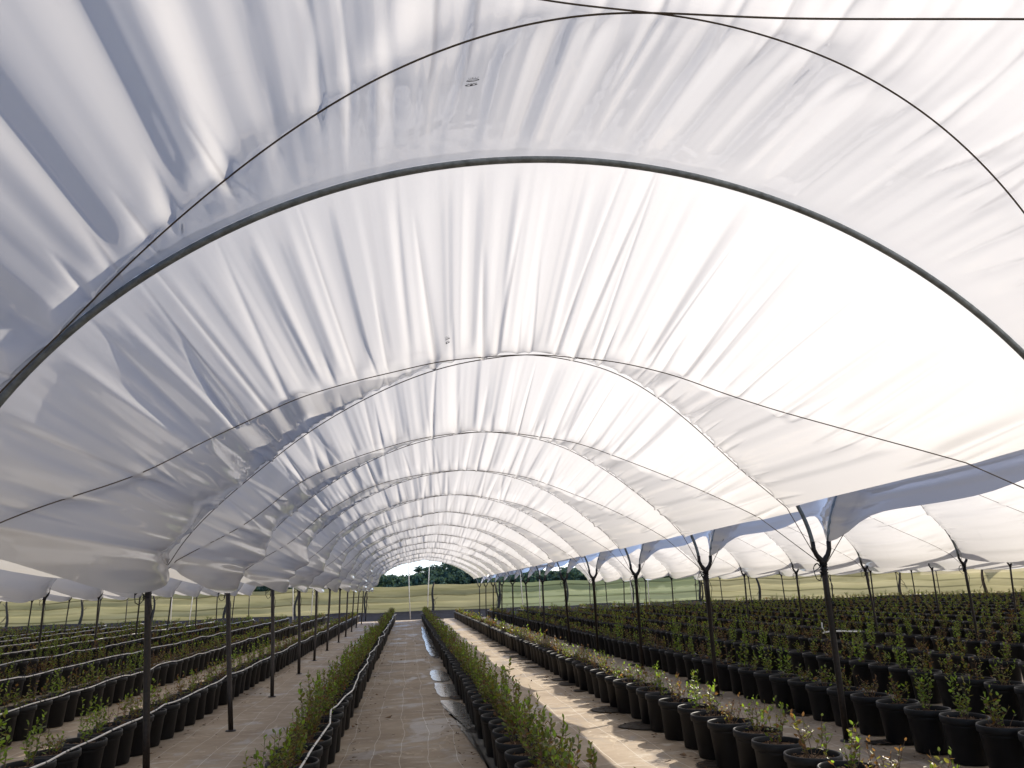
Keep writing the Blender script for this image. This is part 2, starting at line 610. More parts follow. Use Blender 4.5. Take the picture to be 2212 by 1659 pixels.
class Film:
    def __init__(self, bay, zl, zr, ventl, ventr, seed):
        self.b, self.x0, self.x1 = bay, LINE[bay], LINE[bay + 1]
        self.zl, self.zr, self.ventl, self.ventr, self.seed = zl, zr, ventl, ventr, seed

    def surf(self, i, na, nv, fine=True):
        """interval i (hoop i .. i+1) -> P (nv, na, 3), tuck (nv, na)"""
        y0, y1 = HY[i], HY[i + 1]
        sd = self.seed * 100 + i
        v = np.linspace(0, 1, nv)
        v = .5 - .5 * np.cos(v * np.pi) * .35 - .5 * (1 - 2 * v) * .65    # denser near hoops
        v = (v - v[0]) / (v[-1] - v[0])
        P = np.zeros((nv, na, 3))
        TK = np.zeros((nv, na))
        self.arc = np.zeros((nv, na))
        Xa, Za, sa = profile(self.x0, self.x1, (y0 + y1) / 2)
        foot0, foot1 = sa[24], sa[-25]
        Ltot = foot1 - foot0
        U = np.linspace(0, 1, na)

        def edge(vv):
            # arc positions of the two edges for this v
            half = len(Za) // 2
            sag = math.sin(math.pi * vv)
            zL = self.zl if self.ventl else self.zl - .27 * sag
            zR = self.zr if self.ventr else self.zr - .16 * sag
            if self.ventl:
                zL += -.16 + .12 * math.exp(-((vv - .25) / .13) ** 2) - .30 * math.exp(-(min(vv, 1 - vv) / .11) ** 2)
            if self.ventr:
                zR += .02 * math.sin(2 * math.pi * vv + 1.3) + .09 * math.sin(math.pi * vv) + (.10 if i <= 3 else 0)
            aL = np.interp(zL, Za[:half], sa[:half])
            aR = np.interp(-zR, -Za[half:], sa[half:])
            return aL, aR
        eL, eR = edge(0.0)
        a00 = eL + (eR - eL) * U
        r = np.random.RandomState(sd)
        # cinch points
        nc = int(Ltot / .19)
        ck = (np.arange(nc) + r.rand(nc) * .8) * (Ltot / nc)
        cside = r.rand(nc)
        clen = .4 + .7 * r.rand(nc)
        cw = .007 + .011 * r.rand(nc)
        cdrift = r.randn(nc) * .10
        camp = (.3 + .7 * r.rand(nc) ** 2) * (.018 if i == 2 else .032)
        nA = noise1(0, sd + 5000, [(.05, .0042), (.10, .0125), (.21, .018), (.45, .014)])
        nB = noise1(0, sd + 6000, [(.05, .0042), (.10, .0125), (.21, .018), (.45, .014)])
        nD = noise1(0, sd + 6500, [(.10, .006), (.22, .016), (.5, .02)])
        nC = noise1(0, sd + 7000, [(.045, .0022), (.085, .0042)])
        nL = noise1(0, sd + 8000, [(.12, .007), (.3, .022), (1.1, .03)])
        nM = noise1(0, sd + 9000, [(.09, .006), (.25, .018), (.9, .03)])
        Dm = DM.get(i, .48) if self.b == 0 else .40
        for k, vv in enumerate(v):
            y = y0 + (y1 - y0) * vv
            X, Z, s = profile(self.x0, self.x1, y, 1500 if fine else 120)
            sc = (s[-25] - s[24]) / Ltot
            f0_, f1_ = s[24], s[-25]
            ns_ = len(s)
            su = np.linspace(0, s[-1], ns_)
            Xu, Zu = np.interp(su, s, X), np.interp(su, s, Z)
            kw = max(3, int(.42 / (s[-1] / ns_)) | 1)
            for _ in range(2):
                Xp = np.concatenate([2 * Xu[0] - Xu[1:kw // 2 + 1][::-1], Xu, 2 * Xu[-1] - Xu[-kw // 2:-1][::-1]])
                Zp = np.concatenate([2 * Zu[0] - Zu[1:kw // 2 + 1][::-1], Zu, 2 * Zu[-1] - Zu[-kw // 2:-1][::-1]])
                ker = np.ones(kw) / kw
                Xu, Zu = np.convolve(Xp, ker, 'valid')[:ns_], np.convolve(Zp, ker, 'valid')[:ns_]
            X, Z, s = Xu, Zu, su
            aL, aR = edge(vv)
            a = a00 + (aL - a00[0]) * np.exp(-(a00 - a00[0]) / .35) + (aR - a00[-1]) * np.exp(-(a00[-1] - a00) / .35)
            u = np.clip((a - foot0) / Ltot, 0, 1)
            aa = f0_ + (a - foot0) * sc
            aa = np.where(a < foot0, f0_ + (a - foot0), np.where(a > foot1, f1_ + (a - foot1), aa))
            x = np.interp(aa, s, X)
            z = np.interp(aa, s, Z)
            tx = np.interp(aa, s, np.gradient(X, s))
            tz = np.interp(aa, s, np.gradient(Z, s))
            nl = np.hypot(tx, tz) + 1e-9
            nx, nz = tz / nl, -tx / nl          # inward normal
            sn = np.sin(np.pi * np.clip(u, .012, .988))
            self.arc[k] = a
            lo = lo_fn(u, vv < .5, i == 2)
            Dr = Dm * sn ** (.62 if i != 2 else 1.3)
            w = np.minimum(vv, 1 - vv)
            g = np.clip(w / lo, 0, 1)
            D = Dr * (g ** .92)
            D = D - Dr * .06 * np.sin(np.pi * g) * (g < 1)
            # lens between the ropes hangs slightly
            lens = np.clip((w - lo) / (.5 - lo + 1e-6), 0, 1)
            D += .02 * np.sin(np.pi * .5 * lens) * (lens > 0)
            # slack at low sides
            sl = np.exp(-((a - foot0 - .22) / .85) ** 2)
            sr = np.clip(1 - (1 - u) / .2, 0, 1) ** 1.2
            sg = math.sin(math.pi * vv) ** 1.05
            D += sg * sl * (.05 if self.ventl else ((.37 if i > 2 else .12) if self.b <= 0 else -.2))
            D += sg * sr * (.05 if self.ventr else (-.22 if self.b < 0 else .26))
            if fine:
                ar = a - foot0 + 1.0
                pin = min(1, w / .10) ** .8
                sw = 1 / (1 + np.exp(-(w - lo) / .025))          # 0: hoop side, 1: between the ropes
                outer = (nA if vv < .5 else nB)(ar + .05 * (lo - w) * np.sin(ar * 2.1 + sd)) * (.35 + .75 * np.clip(w / lo, 0, 1)) * (.62 if i == 2 else 1)
                F = (outer * (1 - sw) + nD(ar + .05 * vv) * sw * (1 + 1.1 * np.clip(1 - u / .4, 0, 1))) * pin
                near = np.exp(-((w - lo) / .07) ** 2)
                F = (F + nC(ar) * (.15 + near) * pin) * (1 - .85 * np.exp(-((w - lo) / .035) ** 2))
                # slack undulation on the low left
                F = F + (sl ** .8) * sg * (math.cos(vv * 7) * nL(ar) + math.sin(vv * 9 + 1) * nM(ar)) * (.25 if self.ventl else 1.0)
                if self.ventl:
                    F = F * np.clip((a - a[0]) / .35, 0.04, 1)
                if self.ventr:
                    F = F * np.clip((a[-1] - a) / .35, 0.08, 1)
                F = F * (1 - .15 * np.clip((u - .62) / .2, 0, 1))
                side = 1 if vv < .5 else 0
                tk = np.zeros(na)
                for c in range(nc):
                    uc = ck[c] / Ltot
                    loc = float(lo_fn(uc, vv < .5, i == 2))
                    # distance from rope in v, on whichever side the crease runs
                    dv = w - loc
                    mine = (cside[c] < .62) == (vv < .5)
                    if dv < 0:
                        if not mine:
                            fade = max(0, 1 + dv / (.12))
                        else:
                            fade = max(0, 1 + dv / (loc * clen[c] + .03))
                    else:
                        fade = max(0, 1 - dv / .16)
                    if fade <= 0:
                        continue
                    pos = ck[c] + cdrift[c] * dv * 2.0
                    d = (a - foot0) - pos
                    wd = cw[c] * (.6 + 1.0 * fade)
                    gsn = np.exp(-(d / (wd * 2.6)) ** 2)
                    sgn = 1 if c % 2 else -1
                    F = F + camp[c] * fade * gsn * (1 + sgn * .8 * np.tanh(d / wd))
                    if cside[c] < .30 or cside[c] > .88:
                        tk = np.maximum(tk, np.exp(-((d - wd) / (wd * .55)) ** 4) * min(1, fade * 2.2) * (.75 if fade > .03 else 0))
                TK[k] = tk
                D = D + F
            D = D - .028
            P[k, :, 0] = x + nx * D
            P[k, :, 1] = y
            P[k, :, 2] = z + nz * D
        # below the feet the sheet hangs; keep points from crossing the hoop foot
        return P, TK

    def ropes(self, i):
        """two rope polylines for interval i"""
        y0, y1 = HY[i], HY[i + 1]
        return y0, y1


FILMS = {0: Film(0, 1.93, 2.27, False, True, 1), 1: Film(1, 2.42, 1.92, True, False, 2)}
for b in (2, 3, 4, 5):
    FILMS[b] = Film(b, 2.08, 1.86, False, False, b + 3)
FILMS[-1] = Film(-1, 1.98, 1.92, False, False, 12)
FILMS[-2] = Film(-2, 1.98, 1.92, False, False, 13)
FILMS[-3] = Film(-3, 1.98, 1.92, False, False, 14)
FLAB = {0: 'wide white film roof sheet overhead over the central path',
        1: 'white film roof sheet with raised edge, next bay to the right of the path',
        2: 'white film roof sheet of the second bay to the right',
        3: 'white film roof sheet of the third bay to the right',
        4: 'white film roof sheet of the fourth bay to the right',
        5: 'white film roof sheet of the farthest bay to the right',
        -1: 'white film roof sheet low behind the left line of posts, next bay left',
        -2: 'white film roof sheet of the second bay to the left',
        -3: 'white film roof sheet of the farthest bay to the left'}
SURF = {}
for b in (0, 1, 2, 3, 4, 5, -1, -2, -3):
    fl = FILMS[b]
    Vs, Ts = [], []
    MBf_v, MBf_f, MBt, MBa = [], [], [], []
    base = 0
    for i in range(0, len(HY) - 1):
        if b == 0:
            na, nv = {0: (150, 14), 1: (300, 20), 2: (1200, 64), 3: (1200, 72), 4: (900, 48), 5: (700, 36), 6: (560, 30)}.get(i, (360, 22))
            fine = i >= 1
        elif b == 1:
            na, nv, fine = 300, 22, i >= 2
        else:
            na, nv, fine = 110, 14, False
        P, T = fl.surf(i, na, nv, fine)
        if b == 0:
            SURF[i] = (P, fl.arc.copy())
        n, m = P.shape[:2]
        idx = np.arange(n * m).reshape(n, m) + base
        MBf_f.append(np.stack([idx[:-1, :-1], idx[:-1, 1:], idx[1:, 1:], idx[1:, :-1]], -1).reshape(-1, 4))
        MBf_v.append(P.reshape(-1, 3))
        MBt.append(T.reshape(-1))
        MBa.append(fl.arc.reshape(-1).copy())
        base += n * m
    V = np.concatenate(MBf_v)
    F = np.concatenate(MBf_f)
    T = np.concatenate(MBt)
    me = bpy.data.meshes.new('film_sheet')
    me.vertices.add(len(V))
    me.vertices.foreach_set('co', V.reshape(-1).astype(np.float32))
    me.loops.add(F.size)
    me.loops.foreach_set('vertex_index', F.reshape(-1).astype(np.int32))
    me.polygons.add(len(F))
    me.polygons.foreach_set('loop_start', (np.arange(len(F)) * 4).astype(np.int32))
    me.materials.append(MAT['film'])
    me.update(calc_edges=True)
    me.polygons.foreach_set('use_smooth', [True] * len(F))
    at = me.attributes.new('tuck_or_shade', 'FLOAT', 'POINT')
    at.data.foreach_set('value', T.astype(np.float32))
    at = me.attributes.new('arc', 'FLOAT', 'POINT')
    at.data.foreach_set('value', np.concatenate(MBa).astype(np.float32))
    fo = obj('film_roof_sheet', me)
    tag(fo, FLAB[b], 'film sheet', 'film roof sheets of the tunnel bays')
    if b == 0:
        FILM0 = fo

# ------------------------------------------------------------------ hoops
BAYNAME = {0: 'over the central path', 1: 'in the bay right of the path', -1: 'in the bay left of the path'}


def hoop_pts(b, y, k=90):
    X, Z, s = profile(LINE[b], LINE[b + 1], y, 300)
    m = Z > JZ + .02
    X, Z = X[m], Z[m]
    s = np.concatenate([[0], np.cumsum(np.hypot(np.diff(X), np.diff(Z)))])
    t = np.linspace(0, s[-1], k)
    return np.stack([np.interp(t, s, X), np.full(k, y), np.interp(t, s, Z)], 1)


for b in (0, 1, -1):
    cnt = 0
    for i, y in enumerate(HY):
        if i < 3:
            continue
        cnt += 1
        mb = MB()
        mb.tube(hoop_pts(b, y, 90 if b == 0 else 60), .021, 12 if i < 6 else 8)
        o = obj('hoop_pipe', mb.mesh('hoop_pipe', [MAT['pipe']]))
        if b == 0 and i == 3:
            lab = 'large grey steel hoop pipe arching right across the whole picture'
        else:
            lab = 'grey steel hoop pipe %s, %s one from the camera' % (BAYNAME[b], ordinal(cnt))
        if b == 0 and i == 15:
            lab = 'grey steel end hoop framing the open far end over the central path'
        tag(o, lab, 'hoop', 'steel hoops carrying the film')

# ------------------------------------------------------------------ posts
LB = {3: (-2.30, 4.40), 4: (-2.30, 8.0), 5: (-2.19, 10.95), 6: (-2.23, 14.3), 7: (-2.29, 18.1), 8: (-2.35, 21.5), 9: (-2.37, 25.0), 10: (-2.37, 29.0),
      11: (-2.40, 32.6), 12: (-2.45, 36.7), 13: (-2.5, 40.7), 14: (-2.5, 45.2), 15: (-2.5, 49.4)}
RB = {4: (4.38, 8.08), 5: (4.45, 11.7), 6: (4.5, 15.7), 7: (4.55, 19.6), 8: (4.55, 23.0)}
SIDE = {0: 'in the line left of the path', 1: 'in the line right of the path', 2: 'in the second line right of the path',
        3: 'in the third line right of the path', 4: 'in the fourth line right of the path', 5: 'in the fifth line right of the path',
        6: 'in the sixth line right of the path', -1: 'in the second line left of the path', -2: 'in the third line left of the path', -3: 'in the fourth line left of the path'}


def build_post(ln, i, y, num):
    x = LINE[ln]
    bx, by = x + rnd.uniform(-.08, .08), y + rnd.uniform(-.15, .15)
    if ln == 0 and i in LB:
        bx, by = LB[i]
    if ln == 1 and i in RB:
        bx, by = RB[i]
    root = empty('support_post', (bx, by, 0), 'black forked post, %s from the camera %s' % (ordinal(num), SIDE[ln]), 'post', 'posts carrying the tunnel hoops')
    near = y < 24 and ln in (0, 1, 2, -1)
    top = np.array([x - bx, y - by, JZ - .10])
    mb = MB()
    mid = top * .5 + np.array([rnd.uniform(-.01, .01), 0, 0])
    r0 = .031 if ln in (0, 1) else .027
    mb.tube([(0, 0, .002), mid * .5, mid, top * .8, top], [r0, r0, r0, r0, r0 * .95], 12 if near else 6)
    obj('pole', mb.mesh('pole', [MAT['post']]), root)
    fk = MB()
    for sgn in (-1, 1):
        fk.tube([top + (0, 0, -.06), top + (sgn * .02, 0, 0), top + (sgn * .062, 0, .05), top + (sgn * .087, 0, .11), top + (sgn * .09, 0, .19)], [.034, .029, .025, .024, .024], 10 if near else 6)
    obj('fork', fk.mesh('fork', [MAT['fork']]), root)
    mb = MB()
    mb.lathe([(.0, .012), (.06, .012), (.066, .001)], 14)
    obj('base_collar', mb.mesh('base_collar', [MAT['fork']]), root)
    if near:
        tw = MB()
        rr = random.Random(i * 31 + ln)
        pts = []
        for k in range(34):
            a = k * .9
            pts.append(top + np.array([math.cos(a) * (r0 + .007), math.sin(a) * (r0 + .007), -.16 + k * .004 + rr.uniform(-.01, .01)]))
        for k in range(16):
            a = k / 15 * 2 * math.pi * 1.6
            pts.append(top + np.array([-.07 - .045 * math.cos(a) + rr.uniform(-.01, .01), rr.uniform(-.03, .03), -.12 + .09 * math.sin(a)]))
        tw.tube(pts, .0045, 5)
        tw.tube([top + (r0, 0, -.15), top + (r0 + .03, -.02, -.27), top + (r0 + .01, 0, -.42), top + (r0 + .012, .01, -.75)], .004, 5)
        obj('twine_tie', tw.mesh('twine_tie', [MAT['twine']]), root)


for ln in LINE:
    num = 0
    for i, y in enumerate(HY):
        if y < 3:
            continue
        if in_view(LINE[ln], y, .9, 30) is None and in_view(LINE[ln], y, 1.8, 30) is None:
            continue
        if ln >= 3 and y > 62 - (LINE[ln] - 22) * 1.15:
            continue
        num += 1
        build_post(ln, i, y, num)

# ------------------------------------------------------------------ ropes over the film
def surf_at(P, a_idx_f, v_f):
    n, m = P.shape[:2]
    x = np.clip(a_idx_f, 0, m - 1.001)
    y = np.clip(v_f, 0, n - 1.001)
    i, j = int(y), int(x)
    fy, fx = y - i, x - j
    return (P[i, j] * (1 - fy) * (1 - fx) + P[i, j + 1] * (1 - fy) * fx + P[i + 1, j] * fy * (1 - fx) + P[i + 1, j + 1] * fy * fx)


def rope_path(b, i, flip, P, ARC):
    """rope from left post to right post; flip False: L_i -> R_i+1"""
    fl = FILMS[b]
    x0, x1, y0, y1 = fl.x0, fl.x1, HY[i], HY[i + 1]
    ys = P[:, 0, 1]
    Xm, Zm, sm = profile(x0, x1, (y0 + y1) / 2)
    foot0, foot1 = sm[24], sm[-25]
    pts = []
    for u in np.linspace(.005, .995, 150):
        front = (u < .5) != flip
        lo_ = float(lo_fn(u, front, i == 2))
        vv = lo_ if front else 1 - lo_
        y = y0 + (y1 - y0) * vv
        k = np.interp(y, ys, np.arange(len(ys)))
        a = foot0 + u * (foot1 - foot0)
        ra = ARC[int(min(round(k), len(ys) - 1))]
        if a < ra[0] or a > ra[-1]:
            continue
        col = np.interp(a, ra, np.arange(len(ra)))
        p = surf_at(P, col, k)
        pts.append(p)
    pts = np.array(pts)
    # smooth, so the rope runs taut over the pleats
    for _ in range(30):
        q = pts.copy()
        q[1:-1] = (pts[:-2] + pts[1:-1] * 2 + pts[2:]) / 4
        pts = q
    cc = np.array([(x0 + x1) / 2, 0, 1.2])
    dd = cc - pts
    dd[:, 1] = 0
    pts = pts + dd / np.linalg.norm(dd, axis=1)[:, None] * (.020 if i <= 3 else .010)
    yl, yr = (y0, y1) if not flip else (y1, y0)
    a = np.array([x0 + .05, yl, JZ - .12])
    c = np.array([x1 - .05, yr, JZ - .12])
    return np.concatenate([[a], pts, [c]])


for b in (0, 1):
    n = 0
    for i in range(2, 15):
        P, ARC = SURF[i] if b == 0 else (FILMS[1].surf(i, 300, 22, False)[0], FILMS[1].arc.copy())
        for flip in (False, True):
            if b == 1 and i > 9:
                continue
            pts = rope_path(b, i, flip, P, ARC)
            mb = MB()
            mb.tube(pts, .0042 if i < 6 else .0042, 6)
            o = obj('tie_rope', mb.mesh('tie_rope', [MAT['rope']]))
            n += 1
            tag(o, 'dark rope across film %s, in %s gap, slanting away %s' % (
                'over the path' if b == 0 else 'right of the path', ordinal(i - 1), 'rightward' if not flip else 'leftward'), 'rope', 'ropes holding the film down')

# ------------------------------------------------------------------ ground
def sheet(name, x0, x1, y0, y1, z, mat, nx=2, ny=2, bumpf=None):
    xs = np.linspace(x0, x1, nx)
    ys = np.linspace(y0, y1, ny)
    X, Y = np.meshgrid(xs, ys)
    Z = np.full_like(X, z)
    if bumpf is not None:
        Z = Z + bumpf(X, Y)
    return structure(obj(name, grid_mesh(name, np.stack([X, Y, Z], -1), mat)))


sheet('ground', -1200, 1200, -300, 2000, -.02, MAT['field'])
sheet('path', -40, 62, -12, 49.2, 0, MAT['cover'], 260, 180, lambda X, Y: -.004 - .004 * np.sin(X * 2.1 + np.sin(Y * .7)) * np.sin(Y * .9))


def cloth(X, Y):
    r = np.sin(Y * 3.1 + np.sin(X * .35) * 2) * .03 + np.sin(X * 1.3 + Y * .8) * .02
    return np.maximum(0, r + .03) * np.clip((Y - 49.4) / 1.5, 0, 1) + .10 * np.exp(-((Y - 64.0) / 1.2) ** 2) * (1 + .5 * np.sin(X * .9))


sheet('black_ground_cloth', -60, 62, 49.0, 67.5, .006, MAT['black_cloth'], 300, 60, cloth)


def blob(name, pts, z, mat, label=None):
    """irregular flat patch; pts outline, subdivided and roughened"""
    pts = np.asarray(pts, float)
    n = len(pts)
    out = []
    rr = np.random.RandomState(abs(hash(name)) % 1000 if False else int(pts[0][0] * 97 + pts[0][1] * 13) % 10000)
    for k in range(n):
        p0, p1, p2, p3 = pts[k - 1], pts[k], pts[(k + 1) % n], pts[(k + 2) % n]
        for t in np.linspace(0, 1, 9)[:-1]:
            q = .5 * ((2 * p1) + (-p0 + p2) * t + (2 * p0 - 5 * p1 + 4 * p2 - p3) * t * t + (-p0 + 3 * p1 - 3 * p2 + p3) * t ** 3)
            out.append(q + rr.randn(2) * .008)
    c = np.mean(out, axis=0)
    V = [(c[0], c[1], z)] + [(q[0], q[1], z) for q in out]
    m = len(out)
    F = [(0, 1 + k, 1 + (k + 1) % m) for k in range(m)]
    mb = MB()
    mb.add(V, F)
    return structure(obj(name, mb.mesh(name, [mat], False)))


PUD = [[(.62, 38.5), (.76, 36), (.80, 30), (.80, 26), (.80, 22), (.76, 20.6), (.62, 20.8), (.54, 22.5), (.52, 25.2), (.55, 27), (.52, 30), (.56, 33)],
       [(.46, 17.3), (.60, 17.5), (.74, 17.0), (.78, 16.2), (.76, 15.5), (.62, 15.3), (.47, 15.6), (.44, 16.4)],
       [(.47, 15.0), (.62, 14.9), (.78, 14.7), (.80, 14.0), (.78, 13.3), (.64, 13.1), (.50, 13.2), (.46, 14.0)],
       [(.50, 12.7), (.66, 12.6), (.78, 12.2), (.82, 11.4), (.82, 10.6), (.84, 9.8), (.86, 9.0), (.86, 8.0), (.84, 7.2), (.80, 6.6), (.74, 7.0), (.73, 8.0), (.70, 8.8), (.66, 9.4), (.62, 10.1), (.60, 10.9), (.54, 11.5), (.50, 12.1)]]
for q in PUD:
    blob('puddle', q, .006, MAT['water'])

# ------------------------------------------------------------------ potted bushes
ROWS = [('R1', .94), ('R2', 2.88), ('R3', 4.86), ('R4', 6.68), ('R5', 8.42), ('A', -.89), ('B', -2.98), ('C', -4.84), ('D', -6.78), ('E', -8.65), ('F', -10.6)]
x = 8.42
k = 6
while x < 42:
    x += 1.95
    ROWS.append(('R%d' % k, x))
    k += 1
x = -10.6
k = 0
while x > -24:
    x -= 1.95
    ROWS.append(('L%d' % k, x))
    k += 1
RNAME = {'A': 'row left of the path', 'R1': 'row right of the path', 'B': 'second row left of the path', 'C': 'third row left of the path', 'D': 'fourth row left of the path', 'E': 'fifth row left of the path',
         'F': 'sixth row left of the path', 'R2': 'second row right of the path', 'R3': 'third row right of the path', 'R4': 'fourth row right of the path', 'R5': 'fifth row right of the path',
         'R6': 'sixth row right of the path', 'R7': 'seventh row right of the path', 'R8': 'eighth row right of the path'}
RR, RH = .20, .38


def pot_mesh(sides=32):
    mb = MB()
    mb.lathe([(0.0, .012), (.135, .010), (.150, 0), (.156, .006), (.183, .315), (.186, .318), (.196, .322), (.201, .335), (.201, .372), (.197, .380), (.190, .380), (.186, .372), (.184, .34), (.183, .30)], sides)
    return mb.mesh('pot', [MAT['pot']])


def soil_mesh(seed):
    r = np.random.RandomState(seed)
    mb = MB()
    V, F = [(0, 0, .345)], []
    rings = 5
    for i in range(1, rings + 1):
        for j in range(20):
            a = j / 20 * 2 * math.pi
            rr = .186 * i / rings
            V.append((rr * math.cos(a), rr * math.sin(a), .34 + r.uniform(-.008, .008) - .008 * (i / rings)))
    for j in range(20):
        F.append((0, 1 + j, 1 + (j + 1) % 20))
    for i in range(rings - 1):
        for j in range(20):
            a, b2 = 1 + i * 20 + j, 1 + i * 20 + (j + 1) % 20
            F.append((a, a + 20, b2 + 20, b2))
    mb.add(V, F)
    # bark chips
    for k in range(40):
        a, rr = r.rand() * 6.28, .17 * math.sqrt(r.rand())
        c = np.array([rr * math.cos(a), rr * math.sin(a), .347])
        s = r.uniform(.006, .016)
        d1 = r.randn(3)
        d1 /= np.linalg.norm(d1)
        d2 = np.cross(d1, r.randn(3))
        d2 /= np.linalg.norm(d2)
        mb.add([c - d1 * s - d2 * s * .5, c + d1 * s - d2 * s * .5, c + d1 * s + d2 * s * .5, c - d1 * s + d2 * s * .5], [(0, 1, 2, 3)])
    return mb.mesh('soil', [MAT['soil']], False)


def leaf(mb, p, d, up_, ln, wd, mi):
    d = d / (np.linalg.norm(d) + 1e-9)
    sd_ = np.cross(d, up_)
    sd_ /= np.linalg.norm(sd_) + 1e-9
    nn = np.cross(sd_, d)
    V = [p, p + d * ln * .3 + sd_ * wd * .5 + nn * wd * .12, p + d * ln * .7 + sd_ * wd * .42 + nn * wd * .1, p + d * ln, p + d * ln * .7 - sd_ * wd * .42 + nn * wd * .1, p + d * ln * .3 - sd_ * wd * .5 + nn * wd * .12, p + d * ln * .5]
    mb.add(V, [(0, 1, 2, 6), (6, 2, 3), (6, 3, 4), (0, 6, 4, 5)], mi)


def bush_mesh(seed, kind):
    """kind: lush, sparse, brown, shoot"""
    r = np.random.RandomState(seed)
    mb = MB()
    ns, hmin, hmax, spread, pair = {'lush': (11, .12, .45, .11, .017), 'sparse': (9, .12, .34, .13, .022), 'brown': (11, .12, .30, .14, .022), 'shoot': (8, .18, .46, .09, .022)}[kind]
    for s_ in range(ns):
        a, rr = r.rand() * 6.28, .05 * r.rand()
        h = r.uniform(hmin, hmax)
        lean = spread * r.rand() ** .6
        ld = np.array([math.cos(a), math.sin(a), 0])
        p0 = np.array([rr * math.cos(a), rr * math.sin(a), .34])
        nseg = 9
        pts = []
        wob = r.randn(2) * .012
        for k in range(nseg):
            t = k / (nseg - 1)
            pts.append(p0 + ld * lean * (t ** .7) + np.array([wob[0] * math.sin(t * 5), wob[1] * math.sin(t * 4), h * t]))
        pts = np.array(pts)
        mb.tube(pts, np.linspace(.0030, .0012, nseg), 4, 0, False)
        nl = int(h / pair)
        if kind == 'lush':
            pal = [1, 1, 2, 3, 3] if r.rand() > .35 else [3, 3, 4, 4, 1]
        elif kind == 'brown':
            pal = [4, 4, 3, 3, 4]
        elif kind == 'shoot':
            pal = [1, 1, 2, 2, 3]
        else:
            pal = [1, 3, 3, 4, 2] if r.rand() > .3 else [4, 3]
        for k in range(nl):
            t = (k + 1.5) / (nl + 1)
            if kind in ('sparse', 'brown') and r.rand() < .22:
                continue
            if t < .2 and r.rand() < .6:
                continue
            p = np.array([np.interp(t, np.linspace(0, 1, nseg), pts[:, c]) for c in range(3)])
            az = k * 2.4 + r.randn() * .3
            el = r.uniform(.15, .9) + (.5 if t > .85 else 0)
            d = np.array([math.cos(az) * math.cos(el), math.sin(az) * math.cos(el), math.sin(el)])
            ln_ = r.uniform(.032, .055) * (1.0 if t < .9 else .7)
            if kind == 'brown':
                ln_ *= .75
            leaf(mb, p, d, np.array([0, 0, 1.0]) + r.randn(3) * .4, ln_, ln_ * r.uniform(.45, .62), pal[r.randint(len(pal))] if t < .88 else (2 if kind != 'brown' and r.rand() < .55 else pal[0]))
        # side twig
        if kind != 'shoot' and r.rand() < .7:
            t = r.uniform(.3, .6)
            p = np.array([np.interp(t, np.linspace(0, 1, nseg), pts[:, c]) for c in range(3)])
            az = r.rand() * 6.28
            q = p + np.array([math.cos(az) * .07, math.sin(az) * .07, .07])
            mb.tube([p, (p + q) / 2 + (0, 0, -.01), q], .0015, 4, 0, False)
            for k in range(6):
                pp = p + (q - p) * (.3 + k * .14)
                az2 = r.rand() * 6.28
                d = np.array([math.cos(az2), math.sin(az2), r.uniform(0, .8)])
                ln_ = r.uniform(.022, .034)
                leaf(mb, pp, d, np.array([0, 0, 1.0]), ln_, ln_ * .55, pal[r.randint(len(pal))])
    return mb.mesh('bush', [MAT['stem'], MAT['leaf_green'], MAT['leaf_bright'], MAT['leaf_olive'], MAT['leaf_brown']], False)


POT = pot_mesh()
SOILS = [soil_mesh(i) for i in range(4)]
BUSH = {kd: [bush_mesh(sd_ + 10 * j, kd) for j in range(n)] for kd, sd_, n in (('lush', 100, 9), ('sparse', 300, 8), ('brown', 500, 6), ('shoot', 700, 5))}

plants = []
for nm, rx in ROWS:
    y = .9 + rnd.uniform(0, .3)
    ymax = 48.6 if nm not in ('R3', 'R4') else 48.9
    if nm == 'A':
        y = 3.3
    if rx < -5.5:
        ymax = 47.5
    while y < ymax:
        jx, jy = rnd.uniform(-.025, .025), rnd.uniform(-.035, .035)
        if rx > 22 and y > 60 - (rx - 22) * 1.15:
            break
        sz = in_view(rx, y, .45, 60)
        if sz is None:
            sz = in_view(rx, y, .9, 20)
        if sz is not None:
            if nm in ('A', 'R1'):
                kd = rnd.choices(['lush', 'sparse'], [.9, .1])[0]
            elif nm in ('B', 'C', 'D'):
                kd = rnd.choices(['sparse', 'shoot', 'brown'], [.6, .22, .18])[0]
            elif nm in ('R2',):
                kd = rnd.choices(['sparse', 'shoot', 'brown'], [.5, .15, .35])[0]
            else:
                kd = rnd.choices(['sparse', 'shoot', 'brown'], [.55, .3, .15])[0]
            plants.append([sz, nm, rx + jx, y + jy, kd])
        y += .485
plants.sort(key=lambda p: -p[0])
near_p, far_p = plants[:300], plants[300:]
near_p.sort(key=lambda p: (p[1], p[3]))
cnt = {}
ADJ = {'lush': 'lush green', 'sparse': 'thin', 'brown': 'brownish low', 'shoot': 'upright green'}
for sz, nm, px, py, kd in near_p:
    cnt[nm] = cnt.get(nm, 0) + 1
    root = empty('potted_bush', (px, py, .002), '%s bush in black pot, %s from the front, %s' % (ADJ[kd], ordinal(cnt[nm]), RNAME.get(nm, 'far row')), 'potted bush', 'young bushes in black pots set out in rows')
    root.rotation_euler = (rnd.uniform(-.025, .025), rnd.uniform(-.025, .025), rnd.uniform(0, 6.28))
    obj('pot', POT, root)
    obj('soil', rnd.choice(SOILS), root)
    bo = obj('bush', rnd.choice(BUSH[kd]), root)
    s = rnd.uniform(.82, 1.15)
    bo.scale = (s, s, s)
    bo.location = (0, 0, .34 * (1 - s))

